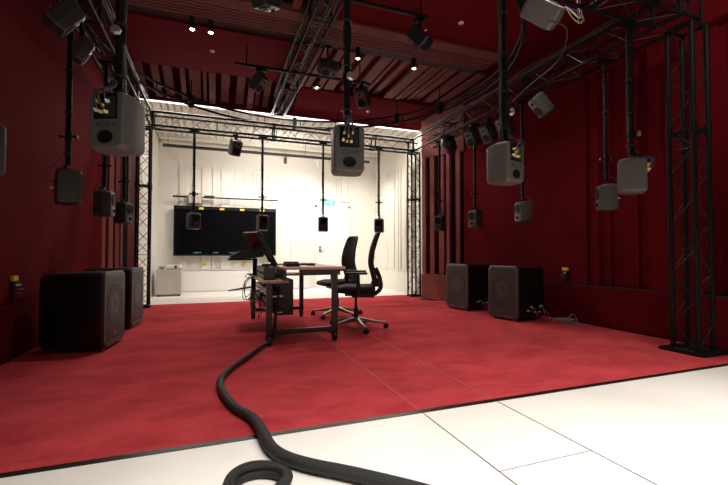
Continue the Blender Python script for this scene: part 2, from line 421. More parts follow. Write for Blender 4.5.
tw = truss('truss_tower', 'slim black truss tower at the left end of the bright opening', (-1.11, 7.6, .02), (-1.11, 7.6, 3.0), .22, cr=.017, lr=.005)
bm = B(); prism(bm, rrect(.13, .13, .02), -.02, 0.0); obj('base_plate', bm, 'metal', tw)
truss('horizontal_truss', 'black box truss spanning the bright back opening', (-.98, 7.6, ZT), (3.86, 7.6, ZT), .27, cr=.020, lr=.005)
truss('horizontal_truss', 'black box truss running overhead along the right wall', (4.0, 2.33, ZT), (4.0, 7.74, ZT), .27, cr=.017, lr=.0055)
truss('horizontal_truss', 'black box truss running overhead along the left wall', (-1.13, 2.33, ZT), (-1.13, 7.74, ZT), .27, cr=.017, lr=.0055)
truss('horizontal_truss', 'black box truss crossing overhead nearest the camera, ending at the right tower', (-.98, 2.46, ZT), (3.86, 2.46, ZT), .27, cr=.017, lr=.0055)
truss('horizontal_truss', 'black box truss running away overhead through the middle of the ceiling', (1.10, 2.35, 3.60), (1.10, 7.60, 3.60), .27, cr=.018, lr=.0055)
# ring rail above the perimeter truss
rg = thing('ring_rail', 'curved double black rail sweeping around under the ceiling', 'rail', (1.2, 5.12, 3.368))
RR = 2.55; N = 72
for z in (-.055, .07):
    bm = B(); tube(bm, [(RR * math.cos(2 * PI * i / N), RR * math.sin(2 * PI * i / N), z) for i in range(N)], .021, 8, closed=True)
    obj('rail', bm, 'metal', rg, True)
for i in range(24):
    bm = B(); a = 2 * PI * (i + .5) / 24; rod(bm, (RR * math.cos(a), RR * math.sin(a), -.055), (RR * math.cos(a), RR * math.sin(a), .07), .010)
    obj('spacer', bm, 'metal', rg)
for a in (40, 85, 128, 160, 20):
    t = math.radians(a); bm = B(); box(bm, -.035, .035, -.035, .035, -.09, .11, Matrix.Translation((RR * math.cos(t), RR * math.sin(t), 0)) @ Matrix.Rotation(t, 4, 'Z'), .006)
    rod(bm, (RR * math.cos(t), RR * math.sin(t), .1), (RR * math.cos(t), RR * math.sin(t), .38), .009)
    obj('clamp', bm, 'metal', rg)

# ------------------------------------------------------------------ loudspeakers
def build_cab(root, w, h, d, m):
    bm = B(); a = w / 2; b = h / 2; q = a * .30
    loft_y(bm, [(-d * .5, a * .80, b * .86, q * .9, 0), (-d * .47, a * .86, b * .90, q, 0), (-d * .42, a * .90, b * .93, q, 0), (-d * .02, a, b, q, 0),
                (d * .40, a * .95, b * .965, q, 0), (d * .46, a * .92, b * .94, q, 0), (d * .485, a * .88, b * .915, q, 0), (d * .5, a * .82, b * .87, q * .9, 0)], 9)
    obj('cabinet', bm, m, root, 11)
def driver(root, name, z, y, r, sunk, m='cone', tilt=0):
    """round driver let into the front (front is -Y)"""
    mt = Matrix.Translation((0, y - .0065, z)) @ Matrix.Rotation(PI / 2, 4, 'X')
    bm = B(); lathe(bm, [(r * 1.0, -.006), (r * 1.10, .000), (r * 1.08, .004), (r * .98, .005), (r * .90, .002), (r * .80, .004), (r * .35, -.004), (r * .30, .001), (0, .004)], 28, mt)
    return obj(name, bm, m, root, True)
def make_small(m='spk', inverted=True):
    """compact two-way monitor, 0.29 m tall, woofer above tweeter (hung upside down)"""
    root = thing('hanging_loudspeaker', '', 'loudspeaker'); h, w, d = .29, .19, .17
    build_cab(root, w, h, d, m)
    k = 1 if inverted else -1
    bm = B(); mt = Matrix.Translation((0, -d * .5 - .0005, k * .045)) @ Matrix.Rotation(PI / 2, 4, 'X'); lathe(bm, [(.075, -.004), (.076, .003), (.068, .004), (.066, -.001)], 28, mt); obj('woofer_ring', bm, 'ring', root, True)
    driver(root, 'woofer', k * .045, -d * .5 - .001, .058, 0)
    bm = B(); mt = Matrix.Translation((0, -d * .5 - .0005, -k * .078)) @ Matrix.Rotation(PI / 2, 4, 'X'); lathe(bm, [(.048, -.004), (.049, .003), (.044, .003), (.020, .002)], 28, mt); obj('waveguide', bm, 'ring', root, True)
    driver(root, 'tweeter', -k * .078, -d * .5 - .004, .018, 0)
    bm = B(); box(bm, -.055, .055, d * .5 - .004, d * .5 + .006, -.08, .06, None, .004); obj('amplifier_panel', bm, 'black', root)
    bm = B(); rod(bm, (0, .02, h / 2 - .004), (0, .02, h / 2 + .035), .014); box(bm, -.03, .03, -.01, .05, h / 2 - .006, h / 2 + .008); obj('mounting_bracket', bm, 'metal', root)
    bm = B(); tube(bm, [(.02, d * .5 + .005, .04), (.025, d * .5 + .05, .05), (.02, d * .5 + .06, .12), (.01, d * .5, .19), (.005, .045, .24)], .004, 6); obj('signal_cable', bm, 'cable', root, True)
    bm = B(); rod(bm, (.02, d * .5 + .003, -.01), (.02, d * .5 + .035, -.01), .006); obj('power_plug', bm, 'white', root)
    return root
def make_big(m='spk'):
    """larger coaxial monitor, 0.37 m tall, back with cooling recess, label and round port"""
    root = thing('hanging_loudspeaker', '', 'loudspeaker'); h, w, d = .37, .245, .24
    build_cab(root, w, h, d, m)
    y = d * .5
    bm = B(); box(bm, -.075, .075, y - .010, y + .0025, .005, .162, None, .004); obj('connector_panel', bm, 'cone', root)
    bm = B()
    for i in range(8): box(bm, -.062 + i * .0085, -.058 + i * .0085, y + .002, y + .008, .02, .142)
    obj('cooling_fin', bm, 'spkd', root)
    bm = B(); box(bm, -.040, .028, y - .004, y + .003, -.052, -.012, None, .002); obj('rating_label', bm, 'ring', root)
    bm = B()
    for x in (-.052, -.058, .042, .052): 
        for z in (-.02, -.035): rod(bm, (x, y, z), (x, y + .005, z), .003)
    obj('screw', bm, 'cone', root)
    mt = Matrix.Translation((0, y - .001, -.105)) @ Matrix.Rotation(-PI / 2, 4, 'X') @ Matrix.Diagonal((1.25, 1, 1, 1))
    bm = B(); lathe(bm, [(.038, -.004), (.040, .005), (.036, .007), (.032, .004), (.0, .003)], 28, mt); obj('bass_port', bm, 'cone', root, True)
    mt = Matrix.Translation((0, -y - .001, 0)) @ Matrix.Rotation(PI / 2, 4, 'X')
    bm = B(); lathe(bm, [(.10, -.004), (.101, .003), (.05, -.002), (.02, 0), (0, .004)], 28, mt); obj('coaxial_driver', bm, 'ring', root, True)
    for x, z, mm in ((-.020, .110, 'white'), (.012, .085, 'yellow'), (.040, .108, 'yellow'), (.020, .045, 'yellow'), (-.012, .045, 'white'), (.048, .055, 'white')):
        bm = B(); box(bm, x - .009, x + .009, y, y + .022, z - .008, z + .010, None, .002); rod(bm, (x, y + .02, z), (x, y + .036, z + .006), .005)
        obj('connector', bm, mm, root)
    rnd = random.Random(3)
    for i, (x, z, mm) in enumerate(((-.020, .110, 'cable'), (.012, .085, 'cable'), (.040, .108, 'blue'), (.020, .045, 'cable'), (-.012, .045, 'cable'))):
        bm = B(); tube(bm, [(x, y + .034, z + .006), (x + rnd.uniform(-.02, .02), y + .055, z + .04), (x * .7, y + .035 + .01 * i, .165), (.012 * (i - 2), y - .04, .215), (.008 * (i - 2), .05, .27)], .0045, 6)
        obj('signal_cable', bm, mm, root, True)
    bm = B(); rod(bm, (0, .02, h / 2 - .004), (0, .02, h / 2 + .05), .018); box(bm, -.04, .04, -.02, .06, h / 2 - .006, h / 2 + .010, None, .003); obj('mounting_bracket', bm, 'metal', root)
    return root
def facing(x, y, tx, ty):
    """z rotation that turns local -Y towards the target"""
    return math.atan2(ty - y, tx - x) + PI / 2
GSM = 'compact monitors on poles around the ring'
GBG = 'large monitors hung along the front truss'
GUP = 'monitors tilted down from trusses and ceiling'
small_l = make_small('spkd'); small_r = make_small('spk'); used = set()
def put(proto, loc, rot, label, group, sc=1):
    if proto.name in used: o = copy_tree(proto)
    else: o = proto; used.add(proto.name)
    place(o, loc, rot, label); o['group'] = group; o.scale = (sc, sc, sc); return o
def pole(x, y, z0, z1, label, knob_z, big=False, side=(1, 0), wavy=False, seed=0, star=False):
    r = .0215 if big else .017
    root = thing('hanging_pole', label, 'pole', (x, y, z1), group='black hanging poles')
    bm = B(); rod(bm, (0, 0, -(z1 - z0)), (0, 0, 0), r, 12)
    if big: rod(bm, (0, 0, -(z1 - z0) * .55), (0, 0, -(z1 - z0) * .55 + .12), r * 1.35, 12)
    obj('tube', bm, 'metal', root, True)
    bm = B(); box(bm, -.05, .05, -.05, .05, -.0, .03, None, .006); box(bm, -.075, .075, -.02, .02, .005, .035); rod(bm, (-.07, 0, .02), (-.07, 0, .05), .012); rod(bm, (.07, 0, .02), (.07, 0, .05), .012)
    obj('truss_clamp', bm, 'metal', root)
    kz = knob_z - z1; s = Vector((side[0], side[1], 0))
    bm = B(); rod(bm, s * -.05 + V(0, 0, kz), s * .055 + V(0, 0, kz), .010); rod(bm, V(0, 0, kz - .04), V(0, 0, kz + .04), r * 1.5, 12)
    obj('height_clamp', bm, 'metal', root, True)
    bm = B()
    if star:
        m = Matrix.Translation(s * .055 + V(0, 0, kz)) @ s.to_track_quat('Z', 'Y').to_matrix().to_4x4()
        lathe(bm, [(.010, -.004), (.029, 0), (.029, .014), (.018, .020), (0, .018)], 7, m)
        obj('star_knob', bm, 'chrome', root, True)
    else:
        rod(bm, s * .05 + V(0, 0, kz), s * .07 + V(0, 0, kz), .016); obj('clamp_knob', bm, 'black', root)
        bm = B(); rod(bm, s * -.05 + V(0, 0, kz), s * -.07 + V(0, 0, kz), .016); obj('clamp_knob', bm, 'black', root)
    rnd = random.Random(seed); n = 7; L = z1 - z0
    for k in range(2 if big else 1):
        pts = [(-s.x * (r + .006 + .008 * k) + (rnd.uniform(-.01, .01) if wavy else rnd.uniform(-.003, .003)) * .8 - .012 * k * s.y, -s.y * (r + .006) + .012 * k - .008, -L * i / n) for i in range(n + 1)]
        bm = B(); tube(bm, pts, .010 if big else .006, 6, 5); obj('cable', bm, 'cable', root, True)
    for q in (.15, .42, .68, .93):
        bm = B(); lathe(bm, [(r + .016, -.004), (r + .017, 0), (r + .016, .004)], 12, Matrix.Translation((-s.x * .006, -s.y * .006, -L * q)))
        obj('cable_tie', bm, 'black', root)
    return root
TX, TY = 1.45, 4.95
ZB = 2.985
# large, front row
big = make_big('spkb')
for (x, y, z, yaw, lab, pl_, sd) in [
    (-.51, 2.6, 1.615, None, 'large grey loudspeaker at upper left, its back full of cables', 'thick black pole above the large left loudspeaker', 1),
    (.84, 2.6, 1.585, math.radians(190), 'large grey loudspeaker seen squarely from behind at top centre', 'thick black pole above the centre large loudspeaker', 2),
    (2.15, 2.6, 1.60, None, 'large grey loudspeaker hung right of centre before the red wall', 'thick black pole above the large loudspeaker right of centre', 3),
    (3.57, 2.6, 1.60, None, 'large grey loudspeaker turned sideways beside the right truss tower', 'thick black pole above the sideways loudspeaker near the right tower', 4)]:
    rz = facing(x, y, TX, TY) if yaw is None else yaw
    if sd == 1: rz += math.radians(16)
    if sd == 2: rz = math.radians(171)
    if sd == 3: rz -= math.radians(5)
    put(big, (x, y, z), (0, 0, rz), lab, GBG, .88)
    kz = {1: 2.13, 2: 2.08, 3: 2.02, 4: 1.98}[sd]
    pole(x, y, z + .20, ZB, pl_, kz, True, {1: (-.15, -.99), 2: (.05, -1), 3: (.95, -.3), 4: (.3, -.95)}[sd], True, sd, True)
# left row
for (x, y, z, lab, pl_) in [
    (-1.13, 2.60, 1.43, 'grey loudspeaker cut off by the left edge of the photo', 'black pole at the far left edge of the photo'),
    (-1.13, 3.96, 1.44, 'dark loudspeaker hung by the left wall, seen from its side with a white plug behind', 'black pole of the nearest whole loudspeaker by the left wall'),
    (-1.13, 5.14, 1.44, 'dark loudspeaker second along the left wall, driver visible', 'black pole of the second loudspeaker along the left wall'),
    (-1.13, 6.15, 1.43, 'dark small loudspeaker by the left wall nearest the bright room', 'black pole of the left wall loudspeaker nearest the bright room')]:
    put(small_l, (x, y, z), (0, 0, facing(x, y, TX, TY)), lab, GSM)
    pole(x, y, z + .182, ZB, pl_, z + .42, False, (.95, -.3), False, int(y * 10))
# right row
for (x, y, z, lab, pl_) in [
    (4.0, 3.20, 1.50, 'grey loudspeaker on the right wall side, just left of the large sideways one', 'black pole before the right wall just left of the large sideways loudspeaker'),
    (4.0, 4.47, 1.465, 'grey loudspeaker before the right wall, right of the large centre-right one', 'black pole before the right wall, right of the large centre-right loudspeaker'),
    (4.0, 5.56, 1.455, 'grey loudspeaker before the smooth red wall, above the farther right subwoofer', 'black pole above the farther right subwoofer')]:
    put(small_r, (x, y, z), (0, 0, facing(x, y, TX, TY)), lab, GSM)
    pole(x, y, z + .182, ZB, pl_, z + .42, False, (.95, -.3), False, int(y * 10))
for (x, y, z, lab, pl_) in [
    (4.0, 6.67, 1.46, 'black small loudspeaker before the slatted panel near the right end of the opening', 'black pole before the slatted panel at the right end of the opening')]:
    put(small_l, (x, y, z), (0, 0, facing(x, y, TX, TY)), lab, GSM)
    pole(x, y, z + .182, ZB, pl_, z + .42, False, (.95, -.3), False, int(y * 10))
# back row
for (x, lab, pl_) in [
    (-.33, 'small loudspeaker hung before the left half of the dark screen', 'black pole in front of the left half of the dark screen'),
    (.82, 'small loudspeaker hung before the right edge of the dark screen', 'black pole in front of the right end of the dark screen'),
    (1.96, 'small loudspeaker hung before the white door, below the exit sign', 'black pole in front of the white back wall near the exit sign'),
    (3.12, 'small loudspeaker hung above the nearer office chair', 'black pole above the nearer office chair')]:
    put(small_l, (x, 7.55, 1.45), (0, 0, facing(x, 7.55, TX, TY)), lab, GSM)
    pole(x, 7.55, 1.632, ZB, pl_, 1.92, False, (.95, -.3), True, int(x * 10))
# tilted ones under the trusses / ceiling, each with a yoke and stub
def tilted(proto, x, y, z, lab, ztop, tilt=40, sc=1.0, tx=TX, ty=TY, roll=0, spin=0):
    rz = facing(x, y, tx, ty)
    o = put(proto, (x, y, z), (math.radians(tilt), math.radians(roll), rz), lab, GUP, sc)
    q = Matrix.Rotation(rz, 4, 'Z') @ Matrix.Rotation(math.radians(roll), 4, 'Y') @ Matrix.Rotation(math.radians(tilt), 4, 'X') @ Matrix.Rotation(math.radians(spin), 4, 'Y')
    o.rotation_euler = q.to_euler()
    inv = (Matrix.Translation((x, y, z)) @ q @ Matrix.Scale(sc, 4)).inverted()
    bm = B(); rod(bm, (x, y, ztop), (x, y, z + .10 * sc), .015); box(bm, x - .045, x + .045, y - .03, y + .03, ztop - .035, ztop)
    obj('ceiling_bracket', bm, 'metal', o, mtx=None).matrix_local = inv
    return o
dark2 = make_small('spkd', False); grey2 = make_small('spk', False); pale = make_small('spkp', False); boxy = make_small('bluebox', False)
ZU = 3.0
tilted(dark2, .34, 7.5, 2.77, 'dark loudspeaker tilted down under the back truss, left of centre', ZU, 25)
tilted(grey2, 3.93, 4.05, 2.80, 'grey loudspeaker tilted down under the right truss, above the wall', ZU, 38)
tilted(dark2, 4.0, 5.62, 2.80, 'dark loudspeaker under the right truss, farthest of three in a cluster', ZU, 30)
tilted(dark2, 4.0, 5.20, 2.76, 'dark loudspeaker under the right truss, middle of three in a cluster', ZU, 30)
tilted(dark2, 4.0, 4.82, 2.76, 'dark loudspeaker under the right truss, nearest of three in a cluster', ZU, 30)
tilted(dark2, -1.1, 3.70, 2.72, 'dark loudspeaker tucked under the left truss in the top left corner', ZU, 38, .9)
tilted(dark2, -1.1, 4.12, 2.66, 'dark loudspeaker under the left truss just below the corner one', ZU, 30, .72)
tilted(pale, 2.74, 2.80, 3.06, 'pale grey loudspeaker cut by the top edge with loose thin wires', 3.25, 50, 1.15, 1.6, 4.5, 25)
tilted(dark2, .56, 5.74, 3.27, 'dark round-backed loudspeaker tilted under the left ceiling bar', 3.46, 50, .88)
tilted(dark2, 1.42, 5.25, 3.40, 'dark loudspeaker facing straight down right of the middle truss', 3.70, 72, .95, spin=90)
tilted(dark2, 2.06, 5.62, 3.22, 'dark loudspeaker tilted under the ceiling behind the centre pole', 3.46, 45)
tilted(boxy, 2.16, 4.02, 3.33, 'blue-black boxy loudspeaker at the end of a ceiling bar', 3.56, 40, .95)
tilted(dark2, .46, 4.05, 3.42, 'dark loudspeaker facing down at the top edge, left of the middle truss', 3.70, 70)
# loose wires beside the pale speaker
rnd = random.Random(21)
wr = thing('loose_wiring', 'tangle of thin pale wires beside the pale top loudspeaker', 'wires', (2.84, 2.62, 3.02))
for i, mm in enumerate(('white', 'gcable', 'yellow', 'blue', 'gcable')):
    bm = B(); tube(bm, [(0, .02, .02), (rnd.uniform(.02, .12), 0, rnd.uniform(-.10, .02)), (rnd.uniform(.06, .2), 0, rnd.uniform(-.12, 0)), (rnd.uniform(.1, .2), rnd.uniform(-.02, .02), .12)], .0028, 6); obj('wire', bm, mm, wr, True)
# ceiling bars and rods
for (x0, x1, y, z, lab) in [(.24, 2.2, 5.70, 3.475, 'black bar crossing under the ceiling behind the middle truss'), (1.24, 2.26, 4.02, 3.59, 'black ceiling bar holding the blue-black loudspeaker')]:
    t = thing('ceiling_bar', lab, 'bar', (x0, y, z))
    bm = B(); rod(bm, (0, 0, 0), (x1 - x0, 0, 0), .021, 10); obj('tube', bm, 'metal', t, True)
    bm = B()
    for q in (.08, .92): rod(bm, ((x1 - x0) * q, 0, 0), ((x1 - x0) * q, 0, ZC - z), .008)
    obj('hanger', bm, 'metal', t)
for i, (x, y, lab) in enumerate([(-.27, 5.19, 'lit ceiling spotlight, leftmost of the left pair'), (-.06, 5.18, 'lit ceiling spotlight, right one of the left pair'),
                                 (1.85, 5.23, 'lit ceiling spotlight just right of the centre pole'), (2.72, 5.20, 'lit ceiling spotlight farthest right')]):
    y = 5.24
    t = thing('ceiling_spotlight', lab, 'spotlight', (x, y, 3.6), group='round ceiling spotlights')
    bm = B(); lathe(bm, [(.034, .02), (.034, .15), (0, .15)], 20); lathe(bm, [(.036, -.002), (.036, .03), (.031, .03), (.029, .005), (.029, -.002)], 20); obj('housing', bm, 'black', t, True)
    bm = B(); lathe(bm, [(0, -.012), (.020, -.009), (.028, -.003), (.028, .0)], 20); obj('lens', bm, 'lamp', t, True)
for i, (x, y, z, lab) in enumerate([(-.05, 6.02, ZC, 'small white smoke detector on the red ceiling below the left spotlights'), (2.84, 4.21, ZC, 'small white smoke detector on the red ceiling at upper right'), (2.75, 7.2, 3.63, 'small white detector on the red soffit above the back opening')]):
    t = thing('smoke_detector', lab, 'smoke detector', (x, y, z), group='ceiling smoke detectors')
    bm = B(); lathe(bm, [(.032, 0), (.032, -.012), (.024, -.022), (.012, -.024)], 20); obj('base', bm, 'white', t, True)
    bm = B(); lathe(bm, [(.012, -.024), (.011, -.034), (0, -.036)], 16); obj('sensor', bm, 'redp', t, True)
# stage light under right truss
t = thing('stage_light', 'round black stage light clamped under the right truss near the white room', 'stage light', (3.98, 6.3, 2.84), (math.radians(55), 0, math.radians(-60)))
bm = B(); lathe(bm, [(.11, -.10), (.125, -.06), (.125, .10), (.115, .12), (.09, .16), (.05, .19), (0, .20)], 24); obj('housing', bm, 'black', t, True)
bm = B(); lathe(bm, [(0, -.085), (.06, -.095), (.10, -.09)], 24); obj('lens', bm, 'lens', t, True)
bm = B(); tube(bm, [(-.14, 0, .02), (-.145, 0, .14), (-.08, 0, .24), (.08, 0, .24), (.145, 0, .14), (.14, 0, .02)], .012, 8); obj('yoke', bm, 'metal', t, True)
# small ceiling emergency light near middle truss
t = thing('emergency_light', 'small bright rectangular lamp on the soffit right of the middle truss', 'lamp', (1.62, 6.70, 3.72))
bm = B(); box(bm, -.06, .06, -.05, .05, 0, .03, None, .004); obj('housing', bm, 'deskm', t)
bm = B(); box(bm, -.012, .012, -.035, .035, -.004, .001); obj('lens', bm, 'lamp', t)
# cable bundles
rnd = random.Random(5)
def bundle(lab, pts, n, jit, r, m, cat='cables'):
    t = thing('cable_bundle', lab, cat, pts[0])
    P = [Vector(p) - Vector(pts[0]) for p in pts]
    for i in range(n):
        bm = B(); tube(bm, [p + V(rnd.uniform(-jit, jit), rnd.uniform(-jit, jit) * .3, rnd.uniform(-jit, jit)) for p in P], r, 6); obj('cable', bm, m, t, True)
    return t
bundle('thin cables laid along the right overhead truss', [(3.88, y, 3.31) for y in (2.9, 3.6, 4.3, 5.0, 5.7, 6.4, 7.1)], 6, .035, .006, 'cable')
bundle('thin cables laid along the left overhead truss', [(-1.0, y, 3.31) for y in (2.9, 3.6, 4.3, 5.0, 5.7, 6.4, 7.1)], 5, .03, .006, 'cable')
bundle('cables sagging inside the middle ceiling truss', [(1.12, y, 3.50) for y in (2.6, 3.4, 4.2, 5.0, 5.8, 6.6, 7.4)], 4, .02, .007, 'cable')
t = tag(obj('drooping_cable', (lambda b: (tube(b, [(2.70, 2.70, 2.92), (2.83, 2.62, 2.83), (2.97, 2.80, 2.72), (3.19, 3.17, 2.77), (3.45, 3.66, 2.88), (3.86, 4.5, 3.0)], .005, 8), b)[1])(B()), 'cable', None, True), 'black cable drooping from the pale loudspeaker to the right truss', 'cable')

# ------------------------------------------------------------------ subwoofers (front is local +X)
def make_sub():
    root = thing('subwoofer', '', 'subwoofer'); D, W, Hh = .58, .52, .70
    z0 = .025
    bm = B(); R = []
    for x, s in ((-.53, .92), (-.50, .985), (-.05, 1.0), (-.02, .99)):
        R.append([bm.verts.new((x, a, b + z0 + Hh / 2)) for a, b in rrect(W / 2 * s - .004, Hh / 2 * s - .004, .055, 6)])
    for A, Bq in zip(R, R[1:]):
        m = len(A)
        for i in range(m): bm.faces.new((A[i], A[(i + 1) % m], Bq[(i + 1) % m], Bq[i]))
    bm.faces.new(R[0][::-1]); bm.faces.new(R[-1]); obj('cabinet', bm, 'subside', root, True)
    bm = B(); R = []
    for x, s in ((-.03, 1.0), (-.008, 1.0), (0, .975)):
        R.append([bm.verts.new((x, a, b + z0 + Hh / 2)) for a, b in rrect(W / 2 * s, Hh / 2 * s, .06, 6)])
    R.append([bm.verts.new((.0, a, b + z0 + Hh / 2)) for a, b in rrect(W / 2 - .038, Hh / 2 - .038, .045, 6)])
    R.append([bm.verts.new((-.006, a, b + z0 + Hh / 2)) for a, b in rrect(W / 2 - .041, Hh / 2 - .041, .043, 6)])
    for A, Bq in zip(R, R[1:]):
        m = len(A)
        for i in range(m): bm.faces.new((A[i], A[(i + 1) % m], Bq[(i + 1) % m], Bq[i]))
    bm.faces.new(R[0][::-1]); bm.faces.new(R[-1]); obj('front_frame', bm, 'subfront', root, True)
    bm = B(); n = 22; w0 = W - .09
    for i in range(n):
        y = -w0 / 2 + w0 * (i + .5) / n; box(bm, -.008, .001, y - w0 / n * .33, y + w0 / n * .33, z0 + .055, z0 + Hh - .055)
    obj('grille', bm, 'subfront', root)
    mt = Matrix.Translation((-.001, 0, z0 + Hh * .56)) @ Matrix.Rotation(PI / 2, 4, 'Y')
    bm = B(); lathe(bm, [(.185, 0), (.185, .005), (.160, .003), (.05, .001), (0, .004)], 36, mt); obj('driver', bm, 'drv', root, True)
    bm = B(); box(bm, .0, .003, -.018, .018, z0 + .105, z0 + .112); obj('badge', bm, 'chrome', root)
    for x in (-.08, -.46):
        for y in (-.19, .19):
            bm = B(); lathe(bm, [(.022, 0), (.022, .018), (.012, .030)], 14, Matrix.Translation((x + .04, y, 0))); obj('foot', bm, 'gold', root, True)
    bm = B(); box(bm, -.542, -.525, -.12, .12, z0 + .08, z0 + .40, None, .004); obj('amplifier_panel', bm, 'black', root)
    return root
sub = make_sub(); G = 'black subwoofers on the carpet'
place(sub, (-.895, 4.55, 0), (0, 0, -.13), 'black subwoofer at the left wall, nearer and larger in view'); sub['group'] = G
for loc, rz, lab in [((-.875, 5.68, 0), -.09, 'black subwoofer at the left wall, behind the nearer one'),
                     ((3.66, 4.50, 0), PI + .13, 'black subwoofer by the right wall, nearer of the right pair'),
                     ((3.63, 5.56, 0), PI + .13, 'black subwoofer by the right wall, farther of the right pair')]:
    place(copy_tree(sub), loc, (0, 0, rz), lab)
# side connection plates with cables on the near faces of the right subs
for (x, y, lab) in [(4.0, 4.222, 'white plugs and cables on the side of the nearer right subwoofer'), (3.98, 5.282, 'white plugs and cables on the side of the farther right subwoofer')]:
    t = thing('cable_connectors', lab, 'connectors', (x, y, .12))
    rnd = random.Random(int(y * 10))
    for i in range(9):
        px, pz = rnd.uniform(-.16, .14), rnd.uniform(0, .12)
        bm = B(); rod(bm, (px, .02, pz), (px, -.015, pz), .009); obj('plug', bm, 'gcable' if i % 2 else 'white', t)
        bm = B(); tube(bm, [(px, -.012, pz), (px + .02, -.04, pz - .02), (px + .05, -.05, -.08), (px + .10, -.03, -.112)], .0035, 6); obj('cable', bm, 'gcable' if i % 2 else 'cable', t, True)
# heap of pale cable on the floor by the right wall
t = thing('cable_heap', 'tangled pale cables lying on the carpet beside the right subwoofer', 'cables', (4.24, 3.98, 0))
rnd = random.Random(2)
for i in range(5):
    pts = [(rnd.uniform(-.16, .13), -.15 + .08 * k * .6 + rnd.uniform(-.12, .12), .008 + rnd.uniform(0, .05)) for k in range(6)]
    bm = B(); tube(bm, pts, .005, 6); obj('cable', bm, 'gcable', t, True)
bm = B(); tube(bm, [(-.05, -.1, .01), (-.04, -.08, .10), (.0, -.1, .13), (.03, -.12, .08), (.04, -.15, .01), (.08, -.2, .01), (.1, -.26, .01)], .005, 6); obj('cable', bm, 'gcable', t, True)
# dark cables near the splayed panel
t = thing('cable_heap', 'short black cables on the carpet under the slatted panel', 'cables', (3.92, 6.85, 0))
for i in range(4):
    bm = B(); tube(bm, [(rnd.uniform(-.06, .06) + .10 * k - .15, rnd.uniform(-.08, .08) - .10 * k + .1, .01 + rnd.uniform(0, .02)) for k in range(4)], .008, 6); obj('cable', bm, 'cable', t, True)
# wall connection boxes with yellow tag
def wallbox(x, y, s, lab):
    t = thing('wall_socket', lab, 'wall socket', (x, y, .61), group='wall sockets with yellow labels')
    bm = B(); box(bm, 0 if s < 0 else -.0, .02 * s if s > 0 else 0, -.05, .05, -.05, .05) if False else box(bm, min(0, .03 * s), max(0, .03 * s), -.045, .045, -.06, .05, None, .004); obj('plate', bm, 'black', t)
    bm = B(); box(bm, min(.0, .022 * s), max(.0, .022 * s), -.045, .045, .055, .095); obj('tag', bm, 'yellow', t)
    for q, (a, b, mm) in enumerate(((-.02, .02, 'white'), (.02, -.02, 'chrome'), (.0, -.05, 'redp'))):
        bm = B(); rod(bm, (.02 * s, a, b), (.065 * s, a, b), .009); obj('plug', bm, mm, t)
    bm = B(); tube(bm, [(.06 * s, -.02, .02), (.11 * s, -.03, .0), (.09 * s, -.03, -.1), (.03 * s, -.02, -.2)], .004, 6); obj('cable', bm, 'cable', t, True)
wallbox(-1.6, 4.27, 1, 'black wall socket with yellow label on the left wall')
wallbox(4.45, 4.18, -1, 'black wall socket with yellow label on the right wall')

# ------------------------------------------------------------------ desk
dk = thing('desk', 'two-level wheeled desk with pale wood tops and grey metal frame', 'desk', (.85, 4.9, 0))
def dpart(name, f, m, sm=False, par=None):
    bm = B(); f(bm); return obj(name, bm, m, par or dk, sm)
# local coordinates about (.85, 4.9)
dpart('desktop', lambda b: box(b, -.22, .41, -.95, .93, .735, .762, None, .003), 'wood', True)
dpart('lower_desktop', lambda b: prism(b, [(-.40, -.82), (-.14, -.82), (-.14, .45), (.32, .45), (.32, .95), (-.40, .95)], .600, .625), 'wood')
X0, X1, Y0, Y1 = -.34, .325, -.85, .85
for (x, y, zt) in ((X0, Y0, .60), (X1, Y0, .735), (X0, Y1, .60), (X1, Y1, .735)):
    dpart('leg', lambda b: box(b, x - .028, x + .028, y - .028, y + .028, .10, zt, None, .004), 'deskm')
for y in (Y0, Y1):
    dpart('foot_rail', lambda b: box(b, X0, X1, y - .026, y + .026, .10, .148, None, .004), 'deskm')
    for x in (X0 + .0, X1):
        c = dpart('caster', lambda b: lathe(b, [(.0, -.024), (.038, -.024), (.045, -.014), (.045, .014), (.038, .024), (0, .024)], 20, Matrix.Translation((x, y - .0, .045)) @ Matrix.Rotation(PI / 2, 4, 'Y')), 'black', True)
        dpart('caster_fork', lambda b: box(b, x - .030, x + .030, y - .018, y + .022, .05, .105, None, .006), 'black', False, c)
dpart('apron', lambda b: box(b, -.02, .38, -.87, -.83, .675, .735), 'deskm')
dpart('apron', lambda b: box(b, .27, .31, -.83, .83, .675, .735), 'deskm')
dpart('riser_panel', lambda b: box(b, -.20, -.17, -.84, .84, .625, .735), 'deskm')
dpart('side_cabinet', lambda b: box(b, -.19, .0, -.30, .40, .20, .60, None, .005), 'deskm')
dpart('cable_tray', lambda b: (box(b, -.34, -.20, -.80, .80, .46, .475), box(b, -.34, -.33, -.80, .80, .475, .53), box(b, -.34, -.20, -.80, .80, .30, .312), box(b, -.345, -.33, -.8, .8, .312, .35)), 'alu')
